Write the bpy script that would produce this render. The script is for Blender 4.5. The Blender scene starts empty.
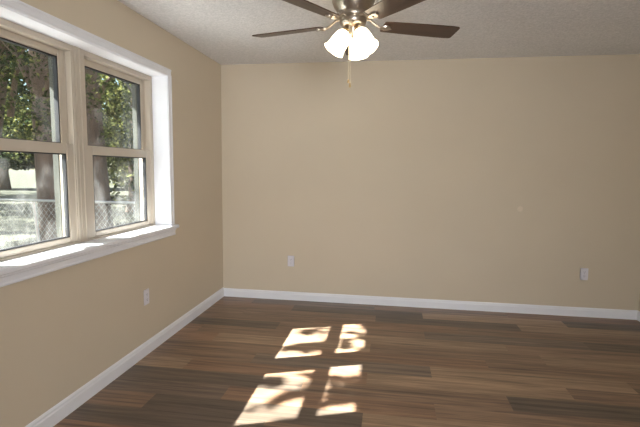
import bpy, bmesh, math, random
from mathutils import Vector, Matrix, noise
random.seed(7)
C = bpy.context.scene.collection
SC = bpy.context.scene
PI = math.pi

# ------------------------------------------------------------------ camera
cam_d = bpy.data.cameras.new('camera'); cam = bpy.data.objects.new('camera', cam_d); C.objects.link(cam)
cam_d.sensor_width = 36.0; cam_d.lens = 25.017; cam_d.clip_start = 0.05; cam_d.clip_end = 500
yaw, pitch, roll = -0.153574, -0.099236, 0.011322
_f = Vector((math.sin(yaw)*math.cos(pitch), math.cos(yaw)*math.cos(pitch), math.sin(pitch)))
_r = Vector((math.cos(yaw), -math.sin(yaw), 0)); _u = _r.cross(_f)
_r2 = _r*math.cos(roll) + _u*math.sin(roll); _u2 = _u*math.cos(roll) - _r*math.sin(roll)
cam.matrix_world = Matrix(((_r2.x, _u2.x, -_f.x, 1.7388), (_r2.y, _u2.y, -_f.y, -4.5017), (_r2.z, _u2.z, -_f.z, 1.3804), (0, 0, 0, 1)))
SC.camera = cam

# ------------------------------------------------------------------ exposure
SC.view_settings.view_transform = 'Standard'; SC.view_settings.look = 'None'
SC.view_settings.gamma = 1.0; SC.view_settings.use_curve_mapping = False
SC.view_settings.exposure = 0.0

# ------------------------------------------------------------------ sky and sun
SUN_DIR = Vector((1.0, 0.385, -1.0))           # the way the light travels
W = bpy.data.worlds.new('sky'); SC.world = W; W.use_nodes = True
wn = W.node_tree.nodes; wl = W.node_tree.links
sky = wn.new('ShaderNodeTexSky'); sky.sky_type = 'NISHITA'; sky.sun_disc = False
sky.sun_elevation = math.radians(43.3); sky.sun_rotation = math.atan2(-1.0, -0.385)
wn['Background'].inputs['Strength'].default_value = 0.34
wl.new(sky.outputs[0], wn['Background'].inputs['Color'])
sun_d = bpy.data.lights.new('sun', 'SUN'); sun_d.energy = 54.0; sun_d.angle = math.radians(0.53); sun_d.color = (1.0, 0.99, 0.985)
sun = bpy.data.objects.new('sun', sun_d); C.objects.link(sun)
sun.rotation_euler = SUN_DIR.to_track_quat('-Z', 'Y').to_euler(); sun.location = (-8, -4, 12)
# added fill light behind the camera, shining through a made-up opening
al = bpy.data.lights.new('fill_light', 'AREA'); al.shape = 'RECTANGLE'; al.size = 1.6; al.size_y = 1.9
al.energy = 320; al.color = (0.92, 0.96, 1.0)
alo = bpy.data.objects.new('fill_light', al); C.objects.link(alo)
alo.location = (3.55, -8.25, 1.15); alo.rotation_euler = (PI/2, 0, 0)

# ------------------------------------------------------------------ material helpers
def lin(r, g, b):
    f = lambda c: (c/255/12.92) if c/255 <= 0.04045 else ((c/255+0.055)/1.055)**2.4
    return (f(r), f(g), f(b), 1.0)
def mat(name, col, rough=0.6, metal=0.0, nscale=None, namt=0.08, bump=None, spec=0.5, stretch=(1, 1, 1)):
    m = bpy.data.materials.new(name); m.use_nodes = True
    nt = m.node_tree; b = nt.nodes['Principled BSDF']
    b.inputs['Roughness'].default_value = rough; b.inputs['Metallic'].default_value = metal
    b.inputs['Specular IOR Level'].default_value = spec
    b.inputs['Base Color'].default_value = col
    if nscale or bump:
        tc = nt.nodes.new('ShaderNodeTexCoord'); mp = nt.nodes.new('ShaderNodeMapping'); mp.inputs['Scale'].default_value = stretch
        nt.links.new(tc.outputs['Object'], mp.inputs[0])
    if nscale:
        n = nt.nodes.new('ShaderNodeTexNoise'); n.inputs['Scale'].default_value = nscale; n.inputs['Detail'].default_value = 5
        nt.links.new(mp.outputs[0], n.inputs['Vector'])
        r = nt.nodes.new('ShaderNodeValToRGB')
        r.color_ramp.elements[0].position = 0.3; r.color_ramp.elements[1].position = 0.7
        r.color_ramp.elements[0].color = tuple(c*(1-namt) for c in col[:3]) + (1,)
        r.color_ramp.elements[1].color = tuple(min(1, c*(1+namt)) for c in col[:3]) + (1,)
        nt.links.new(n.outputs['Fac'], r.inputs[0]); nt.links.new(r.outputs[0], b.inputs['Base Color'])
    if bump:
        n2 = nt.nodes.new('ShaderNodeTexNoise'); n2.inputs['Scale'].default_value = bump[0]; n2.inputs['Detail'].default_value = 4
        nt.links.new(mp.outputs[0], n2.inputs['Vector'])
        bp = nt.nodes.new('ShaderNodeBump'); bp.inputs['Strength'].default_value = bump[1]; bp.inputs['Distance'].default_value = bump[2]
        nt.links.new(n2.outputs['Fac'], bp.inputs['Height']); nt.links.new(bp.outputs[0], b.inputs['Normal'])
    return m

M = {}
M['wall'] = mat('tan_wall_paint', lin(206, 193, 172), 0.75, nscale=1.3, namt=0.02, bump=(160, 0.10, 0.002), spec=0.3)
M['patch'] = mat('wall_filler', lin(217, 203, 183), 0.85)
M['trim'] = mat('white_trim_paint', lin(234, 235, 240), 0.35, nscale=8, namt=0.015)
M['vinyl'] = mat('almond_vinyl', lin(192, 181, 166), 0.4, nscale=6, namt=0.02)
M['outer'] = mat('weathered_outer_frame', lin(56, 58, 51), 0.7, nscale=8, namt=0.08)
M['gasket'] = mat('black_gasket', lin(24, 24, 28), 0.5)
M['plate'] = mat('outlet_plastic', lin(224, 220, 226), 0.35)
M['slot'] = mat('outlet_slot', lin(40, 38, 38), 0.6)
M['steel'] = mat('screw_steel', lin(190, 190, 188), 0.3, 1.0)
M['nickel'] = mat('brushed_nickel', lin(176, 166, 154), 0.32, 1.0, nscale=30, namt=0.06, stretch=(1, 1, 12))
M['chain'] = mat('pale_chain_metal', lin(212, 200, 176), 0.4, 0.35)
M['brass'] = mat('pale_brass', lin(206, 178, 130), 0.28, 1.0)
M['bark'] = mat('bark', lin(104, 86, 74), 0.95, nscale=7, namt=0.35, bump=(16, 1.0, 0.04), stretch=(1, 1, 0.25))
M['bark2'] = mat('grey_bark', lin(122, 112, 100), 0.95, nscale=9, namt=0.35, bump=(18, 1.0, 0.03), stretch=(1, 1, 0.25))
M['galv'] = mat('galvanised_steel', lin(190, 190, 186), 0.45, 0.6)
M['grass'] = mat('dry_lawn', lin(68, 69, 54), 0.95, nscale=1.2, namt=0.35, bump=(40, 0.8, 0.05))
M['soffit'] = mat('eave_paint', lin(200, 196, 186), 0.7)

def ceiling_mat():
    m = mat('popcorn_ceiling', lin(232, 226, 220), 0.95, bump=(85, 0.7, 0.012), spec=0.1)
    nt = m.node_tree; b = nt.nodes['Principled BSDF']
    tc = nt.nodes.new('ShaderNodeTexCoord')
    n = nt.nodes.new('ShaderNodeTexNoise'); n.inputs['Scale'].default_value = 60; n.inputs['Detail'].default_value = 3
    nt.links.new(tc.outputs['Object'], n.inputs['Vector'])
    r = nt.nodes.new('ShaderNodeValToRGB')
    r.color_ramp.elements[0].position = 0.35; r.color_ramp.elements[0].color = lin(226, 226, 227)
    r.color_ramp.elements[1].position = 0.65; r.color_ramp.elements[1].color = lin(241, 240, 241)
    nt.links.new(n.outputs['Fac'], r.inputs[0]); nt.links.new(r.outputs[0], b.inputs['Base Color'])
    return m
M['ceiling'] = ceiling_mat()

def floor_mat():
    m = bpy.data.materials.new('vinyl_plank_floor'); m.use_nodes = True
    nt = m.node_tree; N = nt.nodes; L = nt.links; b = N['Principled BSDF']
    at = N.new('ShaderNodeAttribute'); at.attribute_name = 'plank'
    tc = N.new('ShaderNodeTexCoord'); mp = N.new('ShaderNodeMapping'); mp.inputs['Scale'].default_value = (0.9, 19, 1)
    off = N.new('ShaderNodeVectorMath'); off.operation = 'MULTIPLY_ADD'
    cmb = N.new('ShaderNodeCombineXYZ'); L.new(at.outputs['Alpha'], cmb.inputs[0]); L.new(at.outputs['Alpha'], cmb.inputs[2])
    L.new(cmb.outputs[0], off.inputs[0]); off.inputs[1].default_value = (37, 0, 91); L.new(tc.outputs['Object'], off.inputs[2])
    L.new(off.outputs[0], mp.inputs[0])
    n1 = N.new('ShaderNodeTexNoise'); n1.inputs['Scale'].default_value = 1.6; n1.inputs['Detail'].default_value = 7; n1.inputs['Roughness'].default_value = 0.62
    n1.inputs['Distortion'].default_value = 0.6
    L.new(mp.outputs[0], n1.inputs['Vector'])
    r1 = N.new('ShaderNodeValToRGB'); r1.color_ramp.elements[0].position = 0.28; r1.color_ramp.elements[1].position = 0.72
    r1.color_ramp.elements[0].color = (0.42, 0.42, 0.44, 1); r1.color_ramp.elements[1].color = (1.50, 1.44, 1.36, 1)
    L.new(n1.outputs['Fac'], r1.inputs[0])
    mp2 = N.new('ShaderNodeMapping'); mp2.inputs['Scale'].default_value = (5, 150, 1); L.new(off.outputs[0], mp2.inputs[0])
    n2 = N.new('ShaderNodeTexNoise'); n2.inputs['Scale'].default_value = 1.5; n2.inputs['Detail'].default_value = 4; L.new(mp2.outputs[0], n2.inputs['Vector'])
    r2 = N.new('ShaderNodeValToRGB'); r2.color_ramp.elements[0].position = 0.25; r2.color_ramp.elements[1].position = 0.75
    r2.color_ramp.elements[0].color = (0.8, 0.8, 0.8, 1); r2.color_ramp.elements[1].color = (1.18, 1.18, 1.18, 1)
    L.new(n2.outputs['Fac'], r2.inputs[0])
    m1 = N.new('ShaderNodeMix'); m1.data_type = 'RGBA'; m1.blend_type = 'MULTIPLY'; m1.inputs[0].default_value = 1
    L.new(at.outputs['Color'], m1.inputs[6]); L.new(r1.outputs[0], m1.inputs[7])
    m2 = N.new('ShaderNodeMix'); m2.data_type = 'RGBA'; m2.blend_type = 'MULTIPLY'; m2.inputs[0].default_value = 1
    L.new(m1.outputs[2], m2.inputs[6]); L.new(r2.outputs[0], m2.inputs[7])
    L.new(m2.outputs[2], b.inputs['Base Color'])
    b.inputs['Roughness'].default_value = 0.36; b.inputs['Specular IOR Level'].default_value = 0.45
    bp = N.new('ShaderNodeBump'); bp.inputs['Strength'].default_value = 0.12; bp.inputs['Distance'].default_value = 0.002
    L.new(n2.outputs['Fac'], bp.inputs['Height']); L.new(bp.outputs[0], b.inputs['Normal'])
    return m
M['floor'] = floor_mat()

def blade_mat():
    m = mat('walnut_fan_blade', lin(72, 52, 41), 0.34, nscale=5, namt=0.3, stretch=(0.6, 9, 9))
    return m
M['blade'] = blade_mat()

def glass_mat(name, dust):
    m = bpy.data.materials.new(name); m.use_nodes = True
    nt = m.node_tree; N = nt.nodes; L = nt.links; N.remove(N['Principled BSDF']); out = N['Material Output']
    tr = N.new('ShaderNodeBsdfTransparent'); tr.inputs[0].default_value = (0.93, 0.95, 0.93, 1)
    gl = N.new('ShaderNodeBsdfGlossy'); gl.inputs['Roughness'].default_value = 0.02
    lw = N.new('ShaderNodeLayerWeight'); lw.inputs[0].default_value = 0.5
    pw = N.new('ShaderNodeMath'); pw.operation = 'POWER'; L.new(lw.outputs['Facing'], pw.inputs[0]); pw.inputs[1].default_value = 5
    fr = N.new('ShaderNodeMath'); fr.operation = 'MULTIPLY_ADD'; L.new(pw.outputs[0], fr.inputs[0]); fr.inputs[1].default_value = 0.9; fr.inputs[2].default_value = 0.03
    mx = N.new('ShaderNodeMixShader'); L.new(fr.outputs[0], mx.inputs[0]); L.new(tr.outputs[0], mx.inputs[1]); L.new(gl.outputs[0], mx.inputs[2])
    di = N.new('ShaderNodeBsdfTranslucent'); di.inputs[0].default_value = (0.85, 0.86, 0.82, 1)
    tc = N.new('ShaderNodeTexCoord'); mp = N.new('ShaderNodeMapping'); mp.inputs['Scale'].default_value = (1, 1.6, 1.0)
    L.new(tc.outputs['Object'], mp.inputs[0])
    n = N.new('ShaderNodeTexNoise'); n.inputs['Scale'].default_value = 4.5; n.inputs['Detail'].default_value = 5; n.inputs['Distortion'].default_value = 1.2
    L.new(mp.outputs[0], n.inputs['Vector'])
    r = N.new('ShaderNodeMapRange'); r.inputs[1].default_value = 0.35; r.inputs[2].default_value = 0.75
    r.inputs[3].default_value = dust*0.25; r.inputs[4].default_value = dust*2.0
    L.new(n.outputs['Fac'], r.inputs[0])
    sp = N.new('ShaderNodeSeparateXYZ'); L.new(tc.outputs['Object'], sp.inputs[0])
    g = N.new('ShaderNodeMapRange'); g.inputs[1].default_value = 0.95; g.inputs[2].default_value = 1.45; g.inputs[3].default_value = 1.5; g.inputs[4].default_value = 0.55
    L.new(sp.outputs[2], g.inputs[0])
    mu = N.new('ShaderNodeMath'); mu.operation = 'MULTIPLY'; L.new(r.outputs[0], mu.inputs[0]); L.new(g.outputs[0], mu.inputs[1])
    mx2 = N.new('ShaderNodeMixShader'); L.new(mu.outputs[0], mx2.inputs[0]); L.new(mx.outputs[0], mx2.inputs[1]); L.new(di.outputs[0], mx2.inputs[2])
    L.new(mx2.outputs[0], out.inputs[0])
    return m
M['glass_lower'] = glass_mat('dusty_window_glass', 0.013)
M['glass_upper'] = glass_mat('window_glass', 0.006)

def leaf_mat(name, c1, c2, c3):
    m = bpy.data.materials.new(name); m.use_nodes = True
    nt = m.node_tree; N = nt.nodes; L = nt.links; N.remove(N['Principled BSDF']); out = N['Material Output']
    geo = N.new('ShaderNodeNewGeometry')
    r = N.new('ShaderNodeValToRGB'); r.color_ramp.elements[0].color = c1; r.color_ramp.elements[1].color = c3
    e = r.color_ramp.elements.new(0.6); e.color = c2
    L.new(geo.outputs['Random Per Island'], r.inputs[0])
    d = N.new('ShaderNodeBsdfDiffuse'); t = N.new('ShaderNodeBsdfTranslucent')
    L.new(r.outputs[0], d.inputs[0]); L.new(r.outputs[0], t.inputs[0])
    mx = N.new('ShaderNodeMixShader'); mx.inputs[0].default_value = 0.28
    L.new(d.outputs[0], mx.inputs[1]); L.new(t.outputs[0], mx.inputs[2]); L.new(mx.outputs[0], out.inputs[0])
    return m
M['leaf'] = leaf_mat('broad_leaves', lin(44, 50, 32), lin(72, 80, 48), lin(140, 140, 84))
M['leaf_dark'] = leaf_mat('dark_needles', lin(40, 52, 38), lin(60, 76, 52), lin(92, 104, 70))

def emit_mat(name, col, s, base):
    m = mat(name, base, 0.35)
    b = m.node_tree.nodes['Principled BSDF']
    b.inputs['Emission Color'].default_value = col; b.inputs['Emission Strength'].default_value = s
    return m
M['shade'] = emit_mat('lit_frosted_glass', (1.0, 0.84, 0.60, 1), 5.5, lin(240, 232, 215))
M['bulb'] = emit_mat('lit_bulb', (1.0, 0.86, 0.66, 1), 16.0, lin(250, 245, 235))

def brick_mat():
    m = bpy.data.materials.new('brick_veneer'); m.use_nodes = True
    nt = m.node_tree; b = nt.nodes['Principled BSDF']; b.inputs['Roughness'].default_value = 0.9
    tc = nt.nodes.new('ShaderNodeTexCoord'); mp = nt.nodes.new('ShaderNodeMapping'); mp.inputs['Rotation'].default_value = (PI/2, 0, PI/2)
    br = nt.nodes.new('ShaderNodeTexBrick'); br.inputs['Scale'].default_value = 4.6
    br.inputs['Color1'].default_value = lin(150, 96, 78); br.inputs['Color2'].default_value = lin(128, 82, 70); br.inputs['Mortar'].default_value = lin(180, 172, 160)
    nt.links.new(tc.outputs['Object'], mp.inputs[0]); nt.links.new(mp.outputs[0], br.inputs['Vector']); nt.links.new(br.outputs[0], b.inputs['Base Color'])
    return m
M['brick'] = brick_mat()

# ------------------------------------------------------------------ mesh helpers
class MB:
    def __init__(s): s.bm = bmesh.new()
    def box(s, a, b, bev=0.0):
        x0, y0, z0 = [min(p, q) for p, q in zip(a, b)]; x1, y1, z1 = [max(p, q) for p, q in zip(a, b)]
        t = bmesh.new(); bmesh.ops.create_cube(t, size=1)
        for v in t.verts: v.co = Vector(((x0+x1)/2 + v.co.x*(x1-x0), (y0+y1)/2 + v.co.y*(y1-y0), (z0+z1)/2 + v.co.z*(z1-z0)))
        if bev > 0: bmesh.ops.bevel(t, geom=list(t.edges), offset=bev, segments=2, affect='EDGES')
        s.join(t); return s
    def join(s, t, mtx=None):
        if mtx is not None: t.transform(mtx)
        me = bpy.data.meshes.new('tmp'); t.to_mesh(me); t.free(); s.bm.from_mesh(me); bpy.data.meshes.remove(me)
    def lathe(s, prof, seg=40, mtx=None, scallop=None):
        t = bmesh.new(); rings = []
        for i, (r, z) in enumerate(prof):
            if r < 1e-6: rings.append([t.verts.new((0, 0, z))])
            else:
                ring = []
                for k in range(seg):
                    a = 2*PI*k/seg; rr, zz = r, z
                    if scallop: rr, zz = scallop(i/(len(prof)-1), a, r, z)
                    ring.append(t.verts.new((rr*math.cos(a), rr*math.sin(a), zz)))
                rings.append(ring)
        for A, B in zip(rings, rings[1:]):
            for k in range(seg):
                k2 = (k+1) % seg
                if len(A) == 1 and len(B) == 1: continue
                if len(A) == 1: t.faces.new((A[0], B[k2], B[k]))
                elif len(B) == 1: t.faces.new((A[k], A[k2], B[0]))
                else: t.faces.new((A[k], A[k2], B[k2], B[k]))
        bmesh.ops.recalc_face_normals(t, faces=t.faces)
        s.join(t, mtx); return s
    def tube(s, pts, rad, seg=10):
        pts = [Vector(p) for p in pts]; n = len(pts)
        rads = rad if isinstance(rad, (list, tuple)) else [rad]*n
        t = bmesh.new(); rings = []
        up = Vector((0.31, 0.95, 0.05))
        for i, p in enumerate(pts):
            d = (pts[min(i+1, n-1)] - pts[max(i-1, 0)]).normalized()
            u = d.cross(up)
            if u.length < 0.1: u = d.cross(Vector((1, 0, 0.2)))
            u.normalize(); w = d.cross(u)
            rings.append([t.verts.new(p + (u*math.cos(2*PI*k/seg) + w*math.sin(2*PI*k/seg))*rads[i]) for k in range(seg)])
        for A, B in zip(rings, rings[1:]):
            for k in range(seg): t.faces.new((A[k], A[(k+1) % seg], B[(k+1) % seg], B[k]))
        t.faces.new(rings[0][::-1]); t.faces.new(rings[-1])
        bmesh.ops.recalc_face_normals(t, faces=t.faces)
        s.join(t); return s
    def extrude_profile(s, prof, axis, a0, a1):
        """prof: closed 2D outline in the plane across `axis`, run from a0 to a1"""
        t = bmesh.new()
        def P(u, v, a): return {'x': (a, u, v), 'y': (u, a, v), 'z': (u, v, a)}[axis]
        A = [t.verts.new(P(u, v, a0)) for u, v in prof]; B = [t.verts.new(P(u, v, a1)) for u, v in prof]
        n = len(prof)
        for k in range(n): t.faces.new((A[k], A[(k+1) % n], B[(k+1) % n], B[k]))
        t.faces.new(A[::-1]); t.faces.new(B)
        bmesh.ops.recalc_face_normals(t, faces=t.faces)
        s.join(t); return s
    def build(s, name, m, parent=None, smooth=None, loc=None):
        me = bpy.data.meshes.new(name); s.bm.to_mesh(me); s.bm.free()
        me.materials.append(m)
        if smooth:
            me.polygons.foreach_set('use_smooth', [True]*len(me.polygons)); me.set_sharp_from_angle(angle=math.radians(smooth))
        o = bpy.data.objects.new(name, me); C.objects.link(o)
        if parent: o.parent = parent
        if loc: o.location = loc
        return o
def empty(name, loc, rz=0):
    o = bpy.data.objects.new(name, None); C.objects.link(o); o.location = loc; o.rotation_euler.z = rz; o.empty_display_size = 0.1
    return o
def tag(o, label=None, cat=None, group=None, kind=None):
    if label: o['label'] = label
    if cat: o['category'] = cat
    if group: o['group'] = group
    if kind: o['kind'] = kind
    return o
def struct(o, label=None, cat=None): return tag(o, label, cat, kind='structure')

# ------------------------------------------------------------------ room shell
H = 2.44; XR = 4.09; YB = -6.3
WY0, WY1 = -2.850, -1.165            # window opening
WZ0, WZ1 = 0.885, 2.09
# floor: planks laid along x
PW, PL = 0.1725, 1.265
tones = {'d': lin(108, 95, 84), 'm': lin(142, 118, 99), 'l': lin(160, 136, 113), 'r': lin(146, 117, 96), 'g': lin(125, 110, 98)}
rows = {0: (0.36, 'mgmrm'), 1: (0.82, 'rdld'), 2: (0.38, 'mmdlm'), 3: (1.1, 'mrmm'), 4: (0.80, 'dmgdm'), 5: (0.15, 'rmlmrm'), 6: (0.36, 'rlmlm'),
        7: (1.2, 'mrml'), 8: (0.79, 'mglmm'), 9: (0.36, 'lrlmm'), 10: (1.22, 'dmdm'), 11: (0.77, 'grmlm'), 12: (0.36, 'mdlmr'), 13: (1.1, 'dmgm'), 14: (0.8, 'rmdm')}
bm = bmesh.new(); lay = bm.loops.layers.float_color.new('plank')
def plank(x0, x1, y0, y1, tone):
    f = bm.faces.new([bm.verts.new((x, y, 0)) for x, y in ((x0, y0), (x1, y0), (x1, y1), (x0, y1))])
    k = random.uniform(0.93, 1.07)
    for l in f.loops: l[lay] = (tone[0]*k, tone[1]*k, tone[2]*k, plank.n)
    plank.n = random.random()
plank.n = 0.5
k = -1; y = -0.01 + PW
while y > YB:
    k += 1; y1 = min(0.0, -0.01 - PW*(k-1)) if k else 0.0
    y0 = max(YB, -0.01 - PW*(k)) if k else -0.01
    y = y0
    if k == 0: off, pat = 0.36, 'mgmrm'
    else:
        kk = k-1
        off, pat = rows.get(kk, (random.uniform(0.1, 1.2), ''.join(random.choice('dmmlrg') for _ in range(5))))
    x0 = -0.02; x1 = off; i = 0
    while x0 < XR:
        plank(x0, min(x1, XR), y0, y1, tones[pat[min(i, len(pat)-1)]]); x0 = x1; x1 += PL; i += 1
me = bpy.data.meshes.new('floor'); bm.to_mesh(me); bm.free(); me.materials.append(M['floor'])
fl = bpy.data.objects.new('floor', me); C.objects.link(fl); struct(fl)

struct(MB().box((-0.32, YB-0.12, H), (XR+0.12, 0.12, H+0.12)).build('ceiling', M['ceiling']))
struct(MB().box((-0.1, 0, -0.1), (XR+0.12, 0.12, H)).build('wall_back', M['wall']))
struct(MB().box((XR, YB-0.12, -0.1), (XR+0.12, 0, H)).build('wall_right', M['wall']))
wl_ = MB()
OG = 0.0125; WX = -0.010
wl_.box((-0.1, YB-0.12, -0.1), (WX, 0, WZ0)); wl_.box((-0.1, YB-0.12, WZ1+OG), (WX, 0, H))
wl_.box((-0.1, WY1+OG, WZ0), (WX, 0, WZ1+OG)); wl_.box((-0.1, YB-0.12, WZ0), (WX, WY0-OG, WZ1+OG))
struct(wl_.build('wall_left', M['wall']))
DX0, DX1, DZ = 2.15, 3.45, 2.06       # made-up opening, placed to steer the fill light into the room
wr = MB().box((0, YB-0.12, -0.1), (DX0, YB, H)).box((DX1, YB-0.12, -0.1), (5.3, YB, H)).box((DX0, YB-0.12, DZ), (DX1, YB, H))
struct(wr.build('wall_rear', M['wall']))
struct(MB().box((1.8, -8.5, -0.1), (1.9, YB-0.12, H)).box((5.2, -8.5, -0.1), (5.3, YB-0.12, H)).box((1.8, -8.6, -0.1), (5.3, -8.5, H)).build('wall_added_hall', M['wall']))  # walls, ceiling and floor of an unseen hall added to house the fill light
struct(MB().box((1.8, -8.6, H), (5.3, YB-0.12, H+0.1)).build('ceiling_added_hall', M['ceiling']))
struct(MB().box((1.9, -8.5, -0.1), (5.2, YB, -0.002)).build('floor_added_hall', M['trim']))
cs = MB().box((DX0-0.06, YB, 0), (DX0, YB+0.015, DZ+0.06)).box((DX1, YB, 0), (DX1+0.06, YB+0.015, DZ+0.06)).box((DX0-0.06, YB, DZ), (DX1+0.06, YB+0.015, DZ+0.06))
struct(cs.build('added_opening', M['trim']))  # trim around the made-up opening
# brick outside
bk = MB(); X0, X1 = -0.29, -0.1
bk.box((X0, YB-0.12, -0.5), (X1, 0.12, WZ0-0.02)).box((X0, YB-0.12, WZ1+OG), (X1, 0.12, H)).box((X0, WY1+OG, WZ0-0.02), (X1, 0.12, WZ1+OG)).box((X0, YB-0.12, WZ0-0.02), (X1, WY0-OG, WZ1+OG))
struct(bk.build('wall_exterior', M['brick']))
# unseen pale slab added beside the house to bounce sunlight onto the ceiling
struct(MB().box((-3.4, -7.0, -0.45), (-0.29, 0.4, -0.30)).build('bounce_slab', mat('bounce_slab_concrete', lin(172, 171, 168), 0.9, nscale=4, namt=0.06)))
# eave over the window
ev = MB().extrude_profile([(-0.32, 2.36), (-0.79, 2.36), (-0.79, 2.50), (-0.32, 2.72)], 'y', YB-0.4, 0.5)
struct(ev.build('roof_eave', M['soffit']))

# baseboards: moulded profile
def base_prof(sx, k=1.0): return [(0, 0), (0.014*sx, 0), (0.014*sx, 0.062*k), (0.010*sx, 0.070*k), (0.009*sx, 0.078*k), (0.004*sx, 0.086*k), (0, 0.089*k)]
struct(MB().extrude_profile([(WX+u, v) for u, v in base_prof(1, 1.1)], 'y', YB, 0).build('baseboard_left', M['trim']))
struct(MB().extrude_profile(base_prof(-1), 'x', WX, XR).build('baseboard_back', M['trim']))
bb = MB().extrude_profile([(XR+u, v) for u, v in base_prof(-1)], 'y', YB, 0)
struct(bb.build('baseboard_right', M['trim']))

# window trim: jamb liner and casing
tr = MB(); CW = 0.06; T = 0.008
tr.box((-0.24, WY1-0.0, WZ0+0.03), (-0.001, WY1+0.012, WZ1)); tr.box((-0.24, WY0-0.012, WZ0+0.03), (-0.001, WY0, WZ1)); tr.box((-0.24, WY0-0.012, WZ1), (-0.001, WY1+0.012, WZ1+0.012))
jl = tr
def casing_prof(): return [(WX, 0.004), (T-0.002, 0.004), (T, 0.007), (T, 0.013), (T-0.004, 0.018), (T-0.004, 0.045), (T, 0.05), (T, CW), (WX, CW)]
cp = casing_prof()
jl.extrude_profile([(u, WY1+v) for u, v in cp], 'z', WZ0+0.03, WZ1+0.004)
jl.extrude_profile([(u, WY0-v) for u, v in cp], 'z', WZ0+0.03, WZ1+0.004)
jl.extrude_profile([(u, WZ1+v) for u, v in cp], 'y', WY0-CW+0.001, WY1+CW-0.001)
struct(jl.build('trim_1', M['trim']), 'white painted casing and deep jamb around the double window')
st = MB()
st.extrude_profile([(-0.13, 0.888), (-0.13, 0.915), (0.030, 0.915), (0.036, 0.910), (0.036, 0.895), (0.030, 0.888)], 'y', WY0, WY1)
st.extrude_profile([(WX, 0.888), (WX, 0.915), (0.030, 0.915), (0.036, 0.910), (0.036, 0.895), (0.030, 0.888)], 'y', WY1, WY1+0.085)
st.extrude_profile([(WX, 0.888), (WX, 0.915), (0.030, 0.915), (0.036, 0.910), (0.036, 0.895), (0.030, 0.888)], 'y', WY0-0.085, WY0)
st.extrude_profile([(WX, 0.832), (0.012, 0.832), (0.015, 0.840), (0.012, 0.848), (0.014, 0.872), (0.022, 0.880), (0.022, 0.888), (WX, 0.888)], 'y', WY0-0.06, WY1+0.06)
struct(st.build('trim_2', M['trim']), 'white window stool with moulded apron below it')

# ------------------------------------------------------------------ windows
def make_window(name, y0, y1):
    r = empty(name, (-0.19, (y0+y1)/2, 0.915)); struct(r)
    O = r.location
    def B(mb, a, b, bev=0.002): mb.box(tuple(p-q for p, q in zip(a, O)), tuple(p-q for p, q in zip(b, O)), bev)
    f = MB(); J = 0.026
    B(f, (-0.245, y0, 0.90), (-0.128, y0+J, WZ1)); B(f, (-0.245, y1-J, 0.90), (-0.128, y1, WZ1))
    B(f, (-0.244, y0+J-0.001, WZ1-0.032), (-0.1285, y1-J+0.001, WZ1-0.0005)); B(f, (-0.244, y0+J-0.001, 0.895), (-0.1285, y1-J+0.001, 0.925))
    # track ribs
    for yy, s in ((y0+J, 1), (y1-J, -1)):
        B(f, (-0.142, yy, 0.92), (-0.132, yy+s*0.008, WZ1-0.03), 0.001); B(f, (-0.179, yy, 0.92), (-0.175, yy+s*0.008, WZ1-0.03), 0.001)
    f.build('window_frame', M['vinyl'], r)
    ex = MB()
    B(ex, (-0.285, y0-0.02, 0.87), (-0.245, y0+0.02, WZ1)); B(ex, (-0.285, y1-0.03, 0.87), (-0.245, y1+0.02, WZ1)); B(ex, (-0.284, y0+0.019, WZ1-0.03), (-0.246, y1-0.029, WZ1-0.001)); B(ex, (-0.305, y0+0.001, 0.869), (-0.246, y1-0.001, 0.912))
    ex.build('outer_frame', M['outer'], r)
    def sash(pname, x0, x1, z0, z1, zb, zt, yl, yr, gm):
        s = MB(); a, b = y0+J, y1-J
        B(s, (x0, a, z0), (x1, yl, z1), 0.004); B(s, (x0, yr, z0), (x1, b, z1), 0.004)
        B(s, (x0, yl-0.002, z0), (x1, yr+0.002, zb), 0.004); B(s, (x0, yl-0.002, zt), (x1, yr+0.002, z1), 0.004)
        so = s.build(pname, M['vinyl'], r)
        xm = (x0+x1)/2
        g = MB(); w = 0.007
        B(g, (xm-0.013, yl-0.001, zb-0.001), (xm+0.013, yl+w, zt+0.001), 0); B(g, (xm-0.013, yr-w, zb-0.001), (xm+0.013, yr+0.001, zt+0.001), 0)
        B(g, (xm-0.013, yl, zb-0.001), (xm+0.013, yr, zb+w), 0); B(g, (xm-0.013, yl, zt-w), (xm+0.013, yr, zt+0.001), 0)
        tag(g.build('gasket', M['gasket'], so), 'thin black gasket around the pane')
        p = MB(); B(p, (xm-0.0025, yl, zb), (xm+0.0025, yr, zt), 0)
        # keep world height in object space so the dirt lies along the sill
        po = p.build('glass_pane', gm, so)
        me = po.data
        for v in me.vertices: v.co += Vector(O)
        po.location = -Vector(O)
        return so
    yl, yr = y0+J+0.064, y1-J-0.064
    sash('upper_sash', -0.212, -0.178, 1.468, 2.058, 1.513, 2.014, yl-0.006, yr+0.006, M['glass_upper'])
    lo = sash('lower_sash', -0.176, -0.140, 0.926, 1.514, 0.958, 1.455, yl, yr, M['glass_lower'])
    return r
make_window('window_1', -2.850, -2.034)
make_window('window_2', -1.981, -1.165)
mu = MB().box((-0.245, -2.034, 0.90), (-0.126, -1.981, WZ1)).box((-0.128, -2.003, 0.916), (-0.121, -1.993, WZ1), 0.002)
struct(MB().box((-0.285, -2.034, 0.87), (-0.246, -1.981, WZ1)).build('trim_4', M['outer']), 'weathered outer post between the two windows')
struct(mu.build('trim_3', M['vinyl']), 'almond vinyl mullion between the two windows')

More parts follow.
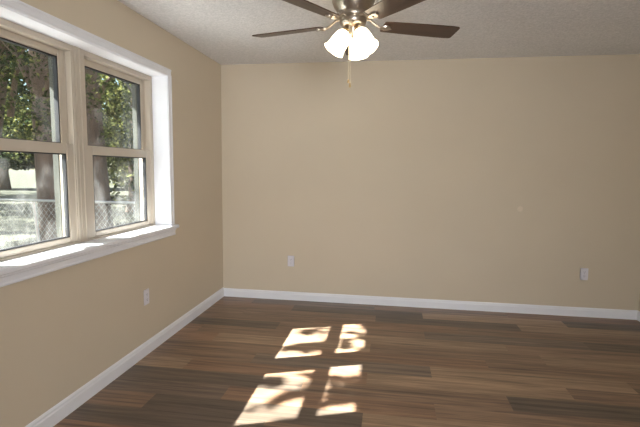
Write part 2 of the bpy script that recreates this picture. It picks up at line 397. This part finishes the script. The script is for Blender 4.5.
# ------------------------------------------------------------------ outlets
def make_outlet(loc, rz, label):
    r = empty('electrical_outlet', loc, rz)       # local -y faces the room
    tag(r, label, 'outlet')
    MB().box((-0.036, -0.006, -0.058), (0.036, 0, 0.058), 0.003).build('cover_plate', M['plate'], r)
    for s in (1, -1):
        o = MB().extrude_profile([(0.017*math.cos(a)*1.0, s*0.0195 + max(-0.0125, min(0.0125, 0.017*math.sin(a)))) for a in [2*PI*i/24 for i in range(24)]], 'y', -0.0085, -0.005).build('receptacle', M['plate'], r)
        q = MB().box((-0.0075, -0.0092, s*0.0195-0.002), (-0.0055, -0.0082, s*0.0195+0.006)).box((0.0055, -0.0092, s*0.0195-0.002), (0.0075, -0.0082, s*0.0195+0.006)).box((-0.002, -0.0092, s*0.0195-0.010), (0.002, -0.0082, s*0.0195-0.006))
        tag(q.build('slots', M['slot'], o), 'dark outlet slots')
    t = Matrix.Translation((0, -0.006, 0)) @ Matrix.Rotation(PI/2, 4, 'X')
    tag(MB().lathe([(0, 0.002), (0.0025, 0.0018), (0.0035, 0)], 12, t).build('screw', M['steel'], r), 'small steel screw')
    return r
make_outlet((0.739, 0, 0.417), 0, 'white wall outlet on the back wall near the left corner')
make_outlet((3.595, 0, 0.415), 0, 'white wall outlet at the right end of the back wall')
make_outlet((WX, -1.535, 0.430), PI/2, 'white duplex outlet on the left wall below the window')
sp = MB().lathe([(0, -0.0012), (0.018, -0.001), (0.026, 0)], 24, Matrix.Translation((2.986, 0, 1.022)) @ Matrix.Rotation(PI/2, 4, 'X') @ Matrix.Scale(-1, 4, (0, 0, 1)))
tag(sp.build('wall_patch', M['patch']), 'small pale round filler patch on the bare back wall', 'wall patch')

# ------------------------------------------------------------------ ceiling fan
FX, FY, BZ = 1.502, -1.789, 2.232
fan = empty('ceiling_fan', (FX, FY, H))
tag(fan, 'brushed nickel ceiling fan with dark wood blades and lit glass shades', 'ceiling fan')
zr = lambda z: z - H
MB().lathe([(0, 0), (0.085, 0), (0.088, zr(2.425)), (0.120, zr(2.41)), (0.128, zr(2.385)), (0.126, zr(2.36)), (0.112, zr(2.325)), (0.092, zr(2.298)), (0.085, zr(2.288)), (0, zr(2.288))], 56).build('motor_housing', M['nickel'], fan, 40)
MB().lathe([(0, zr(2.289)), (0.096, zr(2.289)), (0.099, zr(2.282)), (0.099, zr(2.268)), (0.094, zr(2.262)), (0, zr(2.262))], 48).build('flywheel', M['nickel'], fan, 40)
sh = MB().lathe([(0, zr(2.263)), (0.078, zr(2.263)), (0.080, zr(2.245)), (0.074, zr(2.228)), (0.055, zr(2.216)), (0.030, zr(2.210)), (0.026, zr(2.185)), (0.020, zr(2.165)), (0.008, zr(2.155)), (0, zr(2.152))], 48)
sh.build('switch_housing', M['nickel'], fan, 40)
# blade outline: root 0.19 to tip 0.66, pitched about its long axis
def blade_mesh():
    t = bmesh.new(); top = []; bot = []
    stat = [(0.185, 0.050), (0.195, 0.056), (0.26, 0.060), (0.40, 0.066), (0.56, 0.070), (0.615, 0.070), (0.648, 0.067), (0.658, 0.060), (0.660, 0.040)]
    out = [(x, w) for x, w in stat] + [(x, -w) for x, w in reversed(stat)]
    A = [t.verts.new((x, w, 0.003)) for x, w in out]; B = [t.verts.new((x, w, -0.003)) for x, w in out]; n = len(out)
    t.faces.new(A); t.faces.new(B[::-1])
    for k in range(n): t.faces.new((A[k], B[k], B[(k+1) % n], A[(k+1) % n]))
    bmesh.ops.recalc_face_normals(t, faces=t.faces)
    t.transform(Matrix.Rotation(math.radians(-11), 4, 'X'))
    return t
def iron_mesh():
    m = MB()
    m.tube([(0.07, 0, 0.035), (0.105, 0, 0.033), (0.135, 0, 0.012), (0.165, 0, -0.006), (0.20, 0, -0.008)], [0.010, 0.008, 0.007, 0.008, 0.010], 12)
    t = bmesh.new(); n = 28; A = []; B = []
    for k in range(n):
        a = 2*PI*k/n; x = 0.198 + 0.036*math.cos(a); w = 0.024*math.sin(a)*(1.0+0.25*math.cos(a))
        A.append(t.verts.new((x, w, -0.004))); B.append(t.verts.new((x, w*0.85, -0.012)))
    t.faces.new(A); t.faces.new(B[::-1])
    for k in range(n): t.faces.new((A[k], B[k], B[(k+1) % n], A[(k+1) % n]))
    bmesh.ops.recalc_face_normals(t, faces=t.faces); t.transform(Matrix.Rotation(math.radians(-11), 4, 'X')); m.join(t)
    for sx, sy in ((0.20, 0.016), (0.20, -0.016), (0.235, 0)):
        m.lathe([(0, -0.0025), (0.004, -0.0018), (0.005, 0)], 10, Matrix.Rotation(math.radians(-11), 4, 'X') @ Matrix.Translation((sx, sy, -0.012)))
    return m
b0 = i0 = None
for k in range(5):
    a = math.radians(21.1 + 72*k)
    if b0 is None:
        mb = MB(); mb.join(blade_mesh()); b0 = mb.build('blade', M['blade'], fan, 40); b = b0
        i0 = iron_mesh().build('blade_arm', M['nickel'], b0, 40)
    else:
        b = b0.copy(); C.objects.link(b); i = i0.copy(); C.objects.link(i); i.parent = b
    b.location = (0, 0, zr(BZ)); b.rotation_euler = (0, 0, a)
# light kit
def shade_mesh():
    prof = [(0.022, 0.0), (0.034, -0.005), (0.043, -0.018), (0.049, -0.040), (0.052, -0.066), (0.053, -0.086), (0.055, -0.107), (0.059, -0.122), (0.064, -0.131)]
    def sc(f, a, r, z):
        w = max(0, f-0.55)/0.45
        return r*(1+0.004*w*math.cos(6*a)), z - 0.0005*w*math.cos(6*a)
    return MB().lathe(prof, 64, None, sc)
s0 = n0 = u0 = None
for az in (199, 319, 79):
    a = math.radians(az); tilt = math.radians(34)
    neck = Vector((0.046*math.cos(a)+0.006, 0.046*math.sin(a), zr(2.184)))
    if s0 is None:
        s0 = shade_mesh().build('lamp_shade', M['shade'], fan, 60); s = s0
        n0 = MB().lathe([(0, 0.012), (0.022, 0.012), (0.028, 0.004), (0.028, -0.010), (0, -0.010)], 24).build('shade_fitter', M['brass'], s0, 40)
        u0 = MB().lathe([(0.012, -0.01), (0.013, -0.04), (0.020, -0.052), (0.026, -0.068), (0.023, -0.084), (0.012, -0.093), (0, -0.095)], 24).build('bulb', M['bulb'], s0, 60)
        a0 = a
    else:
        s = s0.copy(); C.objects.link(s)
        for c in (n0, u0):
            d = c.copy(); C.objects.link(d); d.parent = s
    s.location = neck; s.rotation_euler = (0, -tilt, a)   # tilts its open end outwards
    MB().tube([(0.02*math.cos(a), 0.02*math.sin(a), zr(2.200)), (0.040*math.cos(a), 0.040*math.sin(a), zr(2.203)), tuple(neck + Vector((-0.004*math.cos(a), -0.004*math.sin(a), 0.008)))], 0.009, 10).build('light_arm', M['brass'], fan, 60)
for dx, dy, z1, fob in ((-0.014, -0.079, 1.900, 0.020), (-0.004, -0.082, 1.880, 0.026)):
    ch = MB(); z = 2.236; ch.tube([(dx*0.3, dy*0.9, zr(2.240)), (dx, dy, zr(2.236)), (dx, dy, zr(z1))], 0.0026, 6)
    while z > z1: ch.lathe([(0, 0.0028), (0.0030, 0.0009), (0.0030, -0.0009), (0, -0.0028)], 6, Matrix.Translation((dx, dy, zr(z)))); z -= 0.006
    c = ch.build('pull_chain', M['chain'], fan, 60)
    MB().lathe([(0, 0.002), (0.003, 0.001), (0.005, -0.006), (0.0072, -fob*0.6), (0.006, -fob), (0, -fob-0.002)], 16, Matrix.Translation((dx, dy, zr(z1)))).build('chain_pull', M['brass'], c, 60)

# ------------------------------------------------------------------ outdoors
GZ = -0.35
gm = bmesh.new(); bmesh.ops.create_grid(gm, x_segments=60, y_segments=60, size=110)
for v in gm.verts:
    v.co += Vector((-60, 60, GZ))
    if v.co.x > -0.3 and v.co.y < 0.5: v.co.z = -0.5
mb = MB(); mb.join(gm)
struct(mb.build('ground', M['grass']))

def leaves_mesh(pts, size, mb=None):
    """pts: list of (Vector); each becomes a folded pointed leaf with a random attitude"""
    V = []; F = []
    for p in pts:
        q = Matrix.Rotation(random.uniform(0, 2*PI), 3, 'Z') @ Matrix.Rotation(random.uniform(-1.1, 1.1), 3, 'X') @ Matrix.Rotation(random.uniform(-1.1, 1.1), 3, 'Y')
        s = size*random.uniform(0.7, 1.25); n = len(V)
        for c in ((0, -0.5, 0), (0.30, -0.1, 0.06), (0, 0.55, -0.05), (-0.30, -0.1, 0.06)):
            V.append(p + q @ (Vector(c)*s))
        F += [(n, n+1, n+2), (n, n+2, n+3)]
    return V, F
def leaf_obj(name, pts, size, m, parent):
    V, F = leaves_mesh(pts, size)
    me = bpy.data.meshes.new(name); me.from_pydata([tuple(v) for v in V], [], F); me.materials.append(m)
    o = bpy.data.objects.new(name, me); C.objects.link(o); o.parent = parent
    return o
def blob(c, r, n, hollow=0.3, gap=-0.12):
    out = []
    while len(out) < n:
        v = Vector((random.uniform(-1, 1), random.uniform(-1, 1), random.uniform(-1, 1)))
        l = v.length
        if hollow < l < 1 and noise.noise(v*2.3 + Vector(c)) > gap: out.append(Vector((c[0]+v.x*r[0], c[1]+v.y*r[1], c[2]+v.z*r[2])))
    return out
def trunk_pts(base, top, r0, r1, wob, n=9):
    P = []; R = []
    for i in range(n):
        f = i/(n-1)
        P.append(Vector(base).lerp(Vector(top), f) + Vector((wob*noise.noise(Vector((f*3, base[0], 0))), wob*noise.noise(Vector((0, f*3, base[1]))), 0)))
        R.append(r0 + (r1-r0)*f + (r0*0.45*(1-f/0.10) if f < 0.10 else 0))
    return P, R
def tree(name, base, top, r0, r1, branches, blobs, leaf, leafsize, label, group=None, bark='bark', wob=0.15):
    t = empty(name, base); tag(t, label, 'tree', group)
    o = Vector(base); m = MB()
    P, R = trunk_pts((0, 0, -0.1), tuple(Vector(top)-o), r0, r1, wob); m.tube(P, R, 14)
    for a, b, ra, rb in branches:
        a = Vector(a)-o; b = Vector(b)-o; mid = a.lerp(b, 0.5) + Vector((0, 0, 0.12*(b-a).length)); m.tube([a, a.lerp(mid, .5)+Vector((0, 0, .05)), mid, b], [ra, ra*0.8+rb*.2, (ra+rb)/2, rb], 8)
    m.build('trunk', M[bark], t, 60)
    pts = []
    for c, r, n in blobs: pts += [p-o for p in blob(c, r, n)]
    tag(leaf_obj('foliage', pts, leafsize, M[leaf], t))
    return t
# fence
fe = empty('chain_link_fence', (-5.0, 1.6, GZ)); tag(fe, 'galvanised chain link fence across the yard outside the window', 'fence')
ft = 0.85-GZ
MB().tube([(-15, 0, ft), (4.6, 0, ft)], 0.021, 10).build('top_rail', M['galv'], fe, 60)
for x in (-14.6, -11.5, -8.5, -5.6, -2.6, 1.45-0.05, 4.4):
    tag(MB().tube([(x, 0.03, -0.2), (x-(0.12 if abs(x-1.4) < .1 else 0), 0.03, ft)], 0.024, 10).build('fence_post', M['galv'], fe, 60))
V = []; E = []
nt_ = 0
fm = MB(); s_ = 0.085; x = -9.0
wire = bmesh.new()
def wire_strip(a, b):
    a = Vector(a); b = Vector(b); d = (b-a).normalized(); n = Vector((d.z, 0, -d.x))*0.0022; q = Vector((0, 0.0022, 0))
    A = [wire.verts.new(a+v) for v in (n, q, -n)]; B = [wire.verts.new(b+v) for v in (n, q, -n)]
    for k in range(3): wire.faces.new((A[k], A[(k+1) % 3], B[(k+1) % 3], B[k]))
hh = ft-0.02
xx = -15.0
while xx < 4.6:
    wire_strip((xx, -0.02, 0.02), (xx+hh*0.8, -0.02, hh)); wire_strip((xx+hh*0.8, -0.022, 0.02), (xx, -0.022, hh)); xx += s_
fm.join(wire); fm.build('wire_mesh', M['galv'], fe)

tree('shade_tree', (-4.50, 2.95, GZ), (-4.62, 3.0, 5.6), 0.25, 0.20,
     [((-4.7, 3, 2.3), (-3.6, 2.4, 3.4), 0.07, 0.02), ((-4.7, 3, 2.6), (-5.9, 3.3, 4.0), 0.10, 0.03), ((-4.72, 3, 2.1), (-4.0, 1.9, 2.2), 0.03, 0.01)],
     [((-6.0, 2.4, 5.4), (3.0, 2.6, 1.7), 14000), ((-7.6, 1.4, 6.6), (2.6, 2.6, 1.6), 10000), ((-4.0, 2.1, 2.35), (0.40, 0.4, 0.30), 260), ((-3.9, 2.2, 1.95), (0.5, 0.4, 0.20), 200), ((-5.3, 2.3, 2.6), (0.5, 0.5, 0.6), 420), ((-4.3, 2.1, 3.1), (0.8, 0.4, 0.4), 420)],  # first two clusters lie out of view, spread wide to shade the yard
     'leaf', 0.075, 'thick brown tree trunk directly behind the chain link fence, left window', wob=0.05)
tree('leaning_tree', (-3.75, 3.35, GZ), (-3.95, 3.3, 5.2), 0.19, 0.13,
     [((-3.9, 3.3, 2.3), (-3.0, 3.0, 3.2), 0.05, 0.02)],
     [((-3.5, 3.4, 4.6), (1.5, 1.4, 1.3), 3200), ((-3.3, 2.9, 2.6), (0.5, 0.5, 0.5), 420), ((-3.0, 3.2, 1.9), (0.6, 0.5, 0.6), 460)],
     'leaf', 0.078, 'dark slim tree seen at the left edge of the right window', bark='bark', wob=0.05)
tree('grey_tree', (-3.72, 5.1, GZ), (-3.9, 5.1, 5.5), 0.17, 0.12,
     [((-3.8, 5.1, 2.6), (-4.6, 4.9, 3.6), 0.05, 0.02)],
     [((-4.6, 4.9, 5.6), (2.4, 2.0, 1.8), 5200), ((-4.3, 4.6, 2.2), (0.7, 0.6, 0.9), 850), ((-3.2, 5.0, 1.7), (0.5, 0.5, 0.7), 500)],
     'leaf', 0.085, 'pale grey tree seen at the right side of the right window', bark='bark2', wob=0.05)
tree('dark_tree', (-8.7, 5.3, GZ), (-7.2, 5.2, 6.0), 0.30, 0.20,
     [((-7.5, 5.3, 2.6), (-6.4, 4.6, 4.0), 0.08, 0.03)],
     [((-7.6, 5.4, 5.4), (2.6, 2.4, 2.2), 7000), ((-10.5, 4.4, 6.8), (3.0, 3.2, 2.2), 9000), ((-14.2, 5.6, 6.8), (4.2, 3.6, 1.6), 9000)],  # last two clusters are out of view, added to keep sun off the yard
     'leaf_dark', 0.14, 'dark tree crowning the top of the left window', bark='bark')
tree('cedar_tree', (-26.5, 24.5, GZ), (-26.5, 24.5, 9), 0.35, 0.15,
     [], [((-25.6, 24.5, 4.2), (4.0, 3.0, 2.9), 7200), ((-24.6, 23.8, 2.2), (2.6, 2.0, 1.1), 2200), ((-27.5, 23.8, 2.0), (2.2, 2.0, 0.9), 1500), ((-26.5, 24.5, 7.5), (3.0, 3.0, 3.0), 3000)],
     'leaf_dark', 0.32, 'drooping evergreen far across the lawn, low in the left window', bark='bark')
belt = [(-15.0, 15.0, 2.8, 'yard'), (-27.5, 36.5, 4.8, 'yard'), (-13.4, 21, 2.9, 'right'), (-8.2, 11.5, 2.7, 'right'), (-17.2, 27.2, 3.9, 'far'), (-10.4, 16.5, 2.3, 'right'), (-19.5, 9.0, 3.4, 'yard'), (-22.0, 1.0, 3.8, 'yard'), (-28.0, 15.0, 4.2, 'yard')]
BL = ['full leafy tree out on the lawn beyond the dark tree', 'tall leafy tree at the far side of the lawn', 'leafy tree centred behind the right window trees',
      'round leafy tree filling the middle of the right window', 'far leafy tree at the back of the right window', 'leafy tree behind the grey trunk in the right window', 'broad leafy tree on the lawn left of the window view', 'broad leafy tree on the lawn furthest left, beyond the pale slab', 'tall leafy tree left of the drooping evergreen']
for (x, y, r, w), lb in zip(belt, BL):
    cz = GZ + (r*1.55 if w == 'yard' else r*1.05)
    tree('lawn_tree', (x, y, GZ), (x+0.2, y, cz+r*0.6), 0.07*r, 0.03*r, [], [((x, y, cz), (r, r*0.9, r*0.95), int(2600)), ((x+r*.4, y-r*.3, cz+r*0.8), (r*.8, r*.8, r*.7), 1200)], 'leaf', 0.085*r, lb, 'trees on the far lawn')

# unseen tree beside the house, leaves placed sunward to shape the floor's sun patches
SHADE_FULL = [[(1.504, -0.883), (1.627, -0.814), (1.626, -0.994), (1.487, -0.987)], [(1.562, -0.548), (1.634, -0.534), (1.644, -0.81), (1.593, -0.82)], [(1.406, -0.819), (1.525, -0.809), (1.544, -0.852), (1.41, -0.866)], [(1.387, -1.121), (1.483, -1.124), (1.465, -1.187), (1.381, -1.202)], [(1.096, -1.274), (1.307, -1.116), (1.305, -1.216), (1.129, -1.325)], [(1.355, -2.017), (1.443, -1.954), (1.608, -1.901), (1.601, -1.973), (1.428, -2.027), (1.369, -2.103)], [(0.98, -2.325), (1.31, -2.175), (1.62, -2.085), (1.62, -2.40), (1.0, -2.50)], [(1.016, -0.88), (1.075, -0.82), (1.16, -0.804), (1.159, -0.901), (1.084, -0.961), (1.022, -0.95)], [(0.95, -1.222), (1.071, -1.149), (1.203, -1.072), (1.323, -0.984), (1.359, -1.085), (1.241, -1.208), (1.096, -1.274), (0.958, -1.319)], [(1.51, -0.584), (1.635, -0.561), (1.626, -0.79), (1.554, -0.73)], [(1.39, -0.994), (1.478, -0.967), (1.475, -1.126), (1.394, -1.18)], [(1.524, -1.156), (1.609, -1.141), (1.613, -1.236), (1.538, -1.25)], [(0.909, -1.76), (1.086, -1.728), (1.096, -1.852), (0.928, -1.908)], [(1.055, -2.081), (1.09, -1.981), (1.172, -1.904), (1.291, -1.857), (1.294, -1.944), (1.193, -1.999), (1.113, -2.094)], [(1.366, -1.663), (1.618, -1.618), (1.599, -1.95), (1.387, -1.988)], [(1.234, -1.687), (1.318, -1.612), (1.322, -1.811), (1.28, -1.792)]]
SHADE_HALF = [[(1.141, -1.266), (1.312, -1.155), (1.322, -1.345), (1.194, -1.386)], [(1.103, -1.588), (1.32, -1.484), (1.329, -1.684), (1.155, -1.701)], [(0.929, -2.126), (1.032, -2.085), (1.121, -2.125), (1.062, -2.189), (0.926, -2.203)], [(1.416, -0.839), (1.585, -0.817), (1.586, -0.845), (1.419, -0.866)], [(1.102, -1.851), (1.27, -1.738), (1.279, -1.859), (1.102, -1.929)], [(1.166, -0.728), (1.302, -0.676), (1.296, -0.967), (1.226, -1.002)]]
def inside(x, y, P):
    c = False; j = len(P)-1
    for i in range(len(P)):
        if (P[i][1] > y) != (P[j][1] > y) and x < (P[j][0]-P[i][0])*(y-P[i][1])/(P[j][1]-P[i][1]) + P[i][0]: c = not c
        j = i
    return c
pts = []
for x, y, n in [(P, 1, 4600) for P in SHADE_FULL] + [(P, 1, 900) for P in SHADE_HALF]:
    P = x; xs = [p[0] for p in P]; ys = [p[1] for p in P]
    area = abs(sum(P[i-1][0]*P[i][1]-P[i][0]*P[i-1][1] for i in range(len(P))))/2
    want = int(n*area); got = 0
    while got < want:
        gx, gy = random.uniform(min(xs), max(xs)), random.uniform(min(ys), max(ys))
        if inside(gx, gy, P):
            t = random.uniform(3.75, 4.5); pts.append(Vector((gx, gy, 0)) - SUN_DIR*t); got += 1
for i in range(2600):      # the rest of the bough, whose shade falls on the house wall
    gx, gy = random.uniform(-0.6, 3.2), random.uniform(-4.2, 0.6)
    if 0.80 < gx < 1.72 and -2.55 < gy < -0.5: continue
    t = random.uniform(3.75, 4.6); pts.append(Vector((gx, gy, 0)) - SUN_DIR*t)
ob = Vector((-7.6, -2.6, GZ))
tt = empty('dapple_tree', ob); tag(tt, 'leafy tree out of view beside the house, shaped to dapple the window sunlight', 'tree')
m = MB(); m.tube([(0, 0, -0.1), (0.05, 0.1, 1.5), (0.1, 0.3, 3.0), (0.0, 0.9, 5.2)], [0.30, 0.24, 0.20, 0.10], 12)
m.tube([(0.1, 0.3, 3.0), (1.6, 0.2, 4.5), (3.0, 0.0, 4.9), (4.3, 0.2, 4.6)], [0.12, 0.09, 0.06, 0.03], 8)
m.tube([(0.1, 0.3, 3.2), (-0.8, 2.2, 4.8), (-1.6, 4.2, 5.6)], [0.12, 0.08, 0.04], 8)
m.build('trunk', M['bark'], tt, 60)
leaf_obj('foliage', [p-ob for p in pts], 0.062, M['leaf'], tt)
leaf_obj('yard_shade_crown', [p-ob for c, r, n in (((-8.2, -0.6, 5.4), (3.2, 2.8, 1.0), 12000), ((-9.8, 2.6, 5.8), (3.0, 2.8, 1.1), 11000), ((-6.6, -1.0, 4.9), (1.8, 1.8, 0.6), 4500)) for p in blob(c, r, n, 0, -0.6)], 0.15, M['leaf'], tt)  # out-of-view crown added to block sun from the yard
